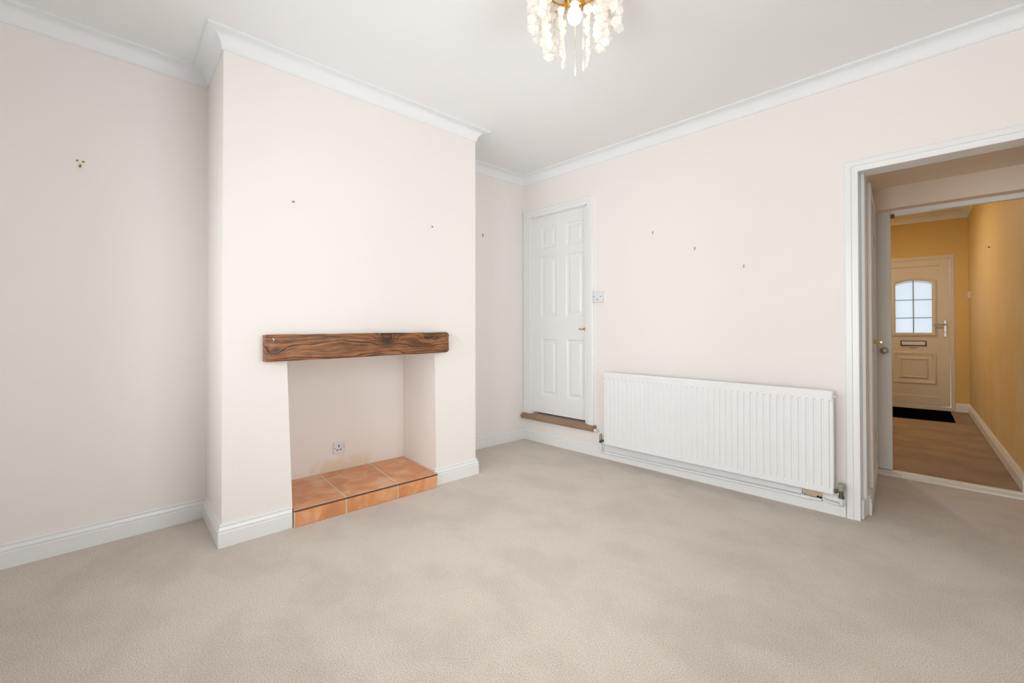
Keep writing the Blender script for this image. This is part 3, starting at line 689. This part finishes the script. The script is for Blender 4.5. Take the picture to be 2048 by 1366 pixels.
# valves (left lockshield, right capped) with nuts
vl = MB().tube([(-0.865,0.008,0.145),(-0.865,0.008,0.175)], 0.011, 10).tube([(-0.865,0.008,0.168),(-0.815,0.0,0.168)], 0.009, 10).build('valve', M_VALVE, ra, smooth=True)
MB().lathe([(0,0.172),(0.012,0.172),(0.013,0.18),(0.012,0.216),(0.009,0.221),(0,0.221)], (-0.865,0.008,0), 'z', 12).build('valve_cap', M_VCAP, vl, smooth=True)
MB().lathe([(0,0.145),(0.015,0.145),(0.015,0.156),(0,0.156)], (-0.865,0.008,0), 'z', 6).build('nut', M_VALVE, vl)
vr = MB().tube([(0.843,0.008,0.125),(0.843,0.008,0.172)], 0.012, 10).tube([(0.843,0.008,0.162),(0.812,0.0,0.164)], 0.009, 10).build('valve', M_VALVE, ra, smooth=True)
MB().lathe([(0,0.170),(0.0165,0.170),(0.0175,0.178),(0.0175,0.206),(0.015,0.211),(0,0.213)], (0.843,0.008,0), 'z', 14).build('valve_cap', M_VCAP, vr, smooth=True)
MB().lathe([(0,0.124),(0.016,0.124),(0.016,0.136),(0,0.136)], (0.843,0.008,0), 'z', 6).build('nut', M_VALVE, vr)
MB().lathe([(0,0.0),(0.014,0.0),(0.014,0.010),(0,0.010)], (0.815,0.0,0.164), 'x', 6).build('nut', M_VALVE, vr)
# painted copper pipes along the skirting
PY = 0.048
def bendpipe(pts, r=0.0095): return MB().tube(pts, r, 10)
bendpipe([(-0.865,0.008,0.148),(-0.865,0.010,0.075),(-0.862,0.020,0.064),(-0.852,0.040,0.058),(-0.838,PY,0.057),(0.645,PY,0.074),(0.735,PY,0.076)]).build('pipe', M_GLOSS, ra, smooth=True)
bendpipe([(0.843,0.008,0.126),(0.843,0.014,0.088),(0.840,0.028,0.078),(0.828,0.042,0.074),(0.812,PY,0.073),(0.760,PY,0.077),(0.742,PY+0.008,0.084)]).build('pipe', M_GLOSS, ra, smooth=True)
MB().lathe([(0,0),(0.0125,0),(0.0125,0.05),(0,0.05)], (0.632,PY,0.0742), 'x', 10).build('pipe_coupling', M_GLOSS, ra, smooth=True)
B(0.628, 0.640, 0.040, 0.062, 0.062, 0.088).build('pipe_clip', M_PVC, ra)

# ------------------------------------------------------------------ picture hooks and nails
def hook(name, loc, rz, label, cat, size=1.0, three=False, mat=M_BRASS, group=None):
    e = empty(name, loc, rz); tag(e, label, cat, group)   # local -y stands out of the wall
    s_ = size
    if three:
        e.scale = (0.8,0.8,0.8); m = MB(); pts = [(-0.022,0.016),(-0.012,0.020),(0.010,0.020),(0.022,0.014),(0.012,-0.006),(0.006,-0.022),(-0.006,-0.022),(-0.012,-0.006)]
        n_ = len(pts); m.add([(x, 0, z) for x, z in pts]+[(x, -0.004, z) for x, z in pts], [tuple(range(n_)), tuple(range(2*n_-1, n_-1, -1))]+[(i, (i+1)%n_, (i+1)%n_+n_, i+n_) for i in range(n_)])
        m.build('plate', plain('pale_brass', srgb(250, 240, 215), 0.3), e, bevel=0.001)
        for x, z in ((-0.015,0.014),(0.014,0.012)):
            MB().lathe([(0,-0.003),(0.0055,-0.003),(0.0055,-0.008),(0.002,-0.010),(0,-0.010)], (x,0,z), 'y', 8).build('nail_head', M_VALVE, e)
        MB().tube([(0,-0.003,-0.010),(0,-0.010,-0.024),(0,-0.018,-0.026),(0,-0.022,-0.016)], 0.005, 8).build('hook', M_PIN, e, smooth=True)
    else:
        B(-0.004*s_, 0.004*s_, -0.0025, 0, -0.012*s_, 0.016*s_).build('plate', mat, e, bevel=0.0008)
        MB().lathe([(0,-0.002),(0.0045*s_,-0.002),(0.0045*s_,-0.010),(0,-0.011)], (0,0,0.010*s_), 'y', 8).build('nail_head', M_PIN, e)
        MB().tube([(0,-0.002,-0.006*s_),(0,-0.006,-0.014*s_),(0,-0.012,-0.015*s_),(0,-0.014,-0.008*s_)], 0.0028*s_, 6).build('hook', M_PIN, e, smooth=True)
hook('picture_hook', (0.112,-3.33,1.979), PI/2, 'brass picture hook with two nail heads on the alcove wall', 'hook', three=True)
hook('picture_hook', (0.0,-0.55,2.002), PI/2, 'tiny brass picture hook in the alcove beside the six-panel door', 'hook', 0.9)
hook('picture_hook', (1.462,0,1.886), 0, 'small brass picture pin on the back wall, highest of three', 'hook', 0.62)
hook('picture_hook', (1.805,0,1.715), 0, 'small brass picture pin on the back wall, middle one of three', 'hook', 0.62)
hook('picture_hook', (2.150,0,1.550), 0, 'small brass picture pin on the back wall, lowest of three', 'hook', 0.62)
def nail(y, z, label, mat, r=0.005):
    o = MB().lathe([(0,0),(0.0025,0),(0.0025,0.009),(r,0.009),(r,0.0115),(0,0.012)], (0,0,0), 'x', 8).build('wall_nail', mat); o.location = (xf(y)-0.001, y, z); tag(o, label, 'nail')
nail(-2.441, 1.850, 'pale nail head on the chimney breast above the knotted beam end', M_STEEL, 0.006)
nail(-1.490, 1.852, 'dark nail head on the chimney breast towards the six-panel door', M_VALVE, 0.005)

# ------------------------------------------------------------------ chandelier
CC = Vector((2.105, -1.775, 0)); ZB = 2.475
ch = empty('ceiling_light', (CC.x, CC.y, CEIL)); tag(ch, 'gold ceiling light hung with strings of milky glass crystals', 'ceiling light')
def cz(z): return z-CEIL
MB().lathe([(0,0),(0.085,0),(0.085,-0.008),(0.07,-0.02),(0.03,-0.026),(0.012,-0.03),(0.012,-0.06),(0,-0.06)], (0,0,0), 'z', 24).build('ceiling_plate', M_GOLD, ch, smooth=True)
fm = MB()
for rr, z in ((0.185, -0.045), (0.13, -0.05), (0.07, -0.055)):
    pts = [(rr*math.cos(2*PI*k/28), rr*math.sin(2*PI*k/28), z) for k in range(29)]; fm.tube(pts, 0.0045, 6, caps=False)
for k in range(6):
    a = 2*PI*k/6; fm.tube([(0.01*math.cos(a), 0.01*math.sin(a), -0.045), (0.185*math.cos(a), 0.185*math.sin(a), -0.045)], 0.004, 6)
fm.build('frame', M_GOLD, ch, smooth=True)
# bulb holder in a gold cup
camang = math.atan2(CAM.y-CC.y, CAM.x-CC.x)
MB().lathe([(0,-0.055),(0.017,-0.055),(0.017,-0.125),(0.020,-0.126),(0.020,-0.132),(0,-0.133)], (0,0,0), 'z', 16).build('lamp_holder', M_PVC, ch, smooth=True)
for k in range(5):
    a = camang+0.75+2*PI*k/5
    MB().tube([(0.02*math.cos(a),0.02*math.sin(a),-0.05),(0.036*math.cos(a),0.036*math.sin(a),-0.08),(0.040*math.cos(a),0.040*math.sin(a),-0.12),(0.036*math.cos(a),0.036*math.sin(a),-0.15)], [0.006,0.008,0.009,0.004], 8).build('gold_leaf', M_GOLD, ch, smooth=True)
MB().lathe([(0.012,-0.130),(0.016,-0.145),(0.026,-0.160),(0.031,-0.178),(0.031,-0.192),(0.026,-0.207),(0.014,-0.218),(0.004,-0.221)], (0,0,0), 'z', 20).build('bulb', M_BULB, ch, smooth=True)
# crystal shapes
def crystal_mesh(sx, sz, seed):
    rnd = random.Random(seed); bm = bmesh.new(); bmesh.ops.create_icosphere(bm, subdivisions=1, radius=1.0)
    for v in bm.verts:
        f = 1+rnd.uniform(-0.30, 0.28); v.co = Vector((v.co.x*sx*f, v.co.y*sx*0.7*f, v.co.z*sz*(1+rnd.uniform(-0.1,0.1))))
    me = bpy.data.meshes.new('crystal'); bm.to_mesh(me); bm.free(); me.materials.append(M_CRYSTAL); return me
CH = [crystal_mesh(0.019+0.0035*(i%4), 0.020+0.003*(i%3), i) for i in range(8)]
TEAR = crystal_mesh(0.013, 0.026, 99)
def put(me, name, parent, loc):
    o = bpy.data.objects.new(name, me); COL.objects.link(o); o.parent = parent; o.location = loc
    o.rotation_euler = (random.uniform(-.3,.3), random.uniform(-.3,.3), random.uniform(0, 6.28)); return o
def rod_mesh():   # twisted glass rod
    m = MB(); n = 22; pts = []
    vs = []; fs = []
    for i in range(n+1):
        t = i/n; z = -0.085*t
        for k in range(6):
            a = 2*PI*k/6+t*9.0; r = 0.0062*(1.25 if k % 2 else 0.8); vs.append((r*math.cos(a), r*math.sin(a), z))
    for i in range(n):
        for k in range(6): fs.append((i*6+k, i*6+(k+1)%6, (i+1)*6+(k+1)%6, (i+1)*6+k))
    fs.append(tuple(range(6))); fs.append(tuple(range(n*6+5, n*6-1, -1)))
    me = bpy.data.meshes.new('twisted_rod'); me.from_pydata(vs, [], fs); me.materials.append(M_CRYSTAL); return me
ROD = rod_mesh()
def icicle_mesh():
    m = MB().lathe([(0.0012,0.0),(0.0018,-0.06),(0.0055,-0.085),(0.0052,-0.10),(0.003,-0.115),(0.0005,-0.118)], (0,0,0), 'z', 8)
    me = bpy.data.meshes.new('icicle'); me.from_pydata(m.v, [], m.f); me.materials.append(M_CRYSTAL); return me
ICE = icicle_mesh()
def strand(rr, a, ztop, zbot, kind):
    x, y = rr*math.cos(a), rr*math.sin(a)
    s_ = MB().tube([(0,0,0),(0,0,min(-0.02, zbot-ztop+(0.03 if kind == 'chunk' else 0.012)))], 0.0007, 5).build('strand', M_BRASS, ch); s_.location = (x, y, ztop)
    if kind == 'chunk':
        z = -0.02
        while z > zbot-ztop+0.0:
            put(random.choice(CH), 'crystal', s_, (random.uniform(-.010,.010), random.uniform(-.010,.010), z)); z -= random.uniform(0.034, 0.043)
    elif kind == 'rod':
        L_ = zbot-ztop; o = put(ROD, 'twisted_rod', s_, (0,0,L_+0.125)); o.rotation_euler = (0,0,random.uniform(0,6))
        put(TEAR, 'crystal', s_, (0,0,L_+0.020))
        put(TEAR, 'crystal', s_, (0,0,L_+0.16)); put(CH[1], 'crystal', s_, (0,0,L_+0.20))
    else:
        o = put(ICE, 'icicle', s_, (0,0,zbot-ztop+0.118)); o.rotation_euler = (0,0,0)
def adiff(a, b): return abs((a-b+PI) % (2*PI)-PI)
for k in range(22):     # outer ring, open towards and away from the lamp's front
    a = camang+2*PI*(k+0.5)/22; d = min(adiff(a, camang), adiff(a, camang+PI))
    if d > 0.52: strand(0.185, a, -0.045, -0.045-random.uniform(0.16, 0.23)-0.02*(d > 1.0), 'chunk')
    elif adiff(a, camang+PI) < 0.6: strand(0.185, a, -0.045, -0.10, 'chunk')
for k in range(14):
    a = camang+0.1+2*PI*(k+0.5)/14; d = min(adiff(a, camang), adiff(a, camang+PI))
    if d > 0.62: strand(0.13, a, -0.05, -0.05-random.uniform(0.26, 0.32), 'chunk')
for da, kind in ((0.95, 'rod'), (-0.95, 'rod'), (2.3, 'rod'), (-2.3, 'rod')): strand(0.07, camang+da, -0.055, -0.385, kind)
for i, (rr, da) in enumerate(((0.055, 0.7), (0.06, -0.8), (0.045, 2.2), (0.05, -2.0), (0.05, 3.1), (0.058, 1.5))):
    strand(rr, camang+da, -0.055, (-0.36, -0.405, -0.415, -0.37, -0.42, -0.39)[i], 'ice')
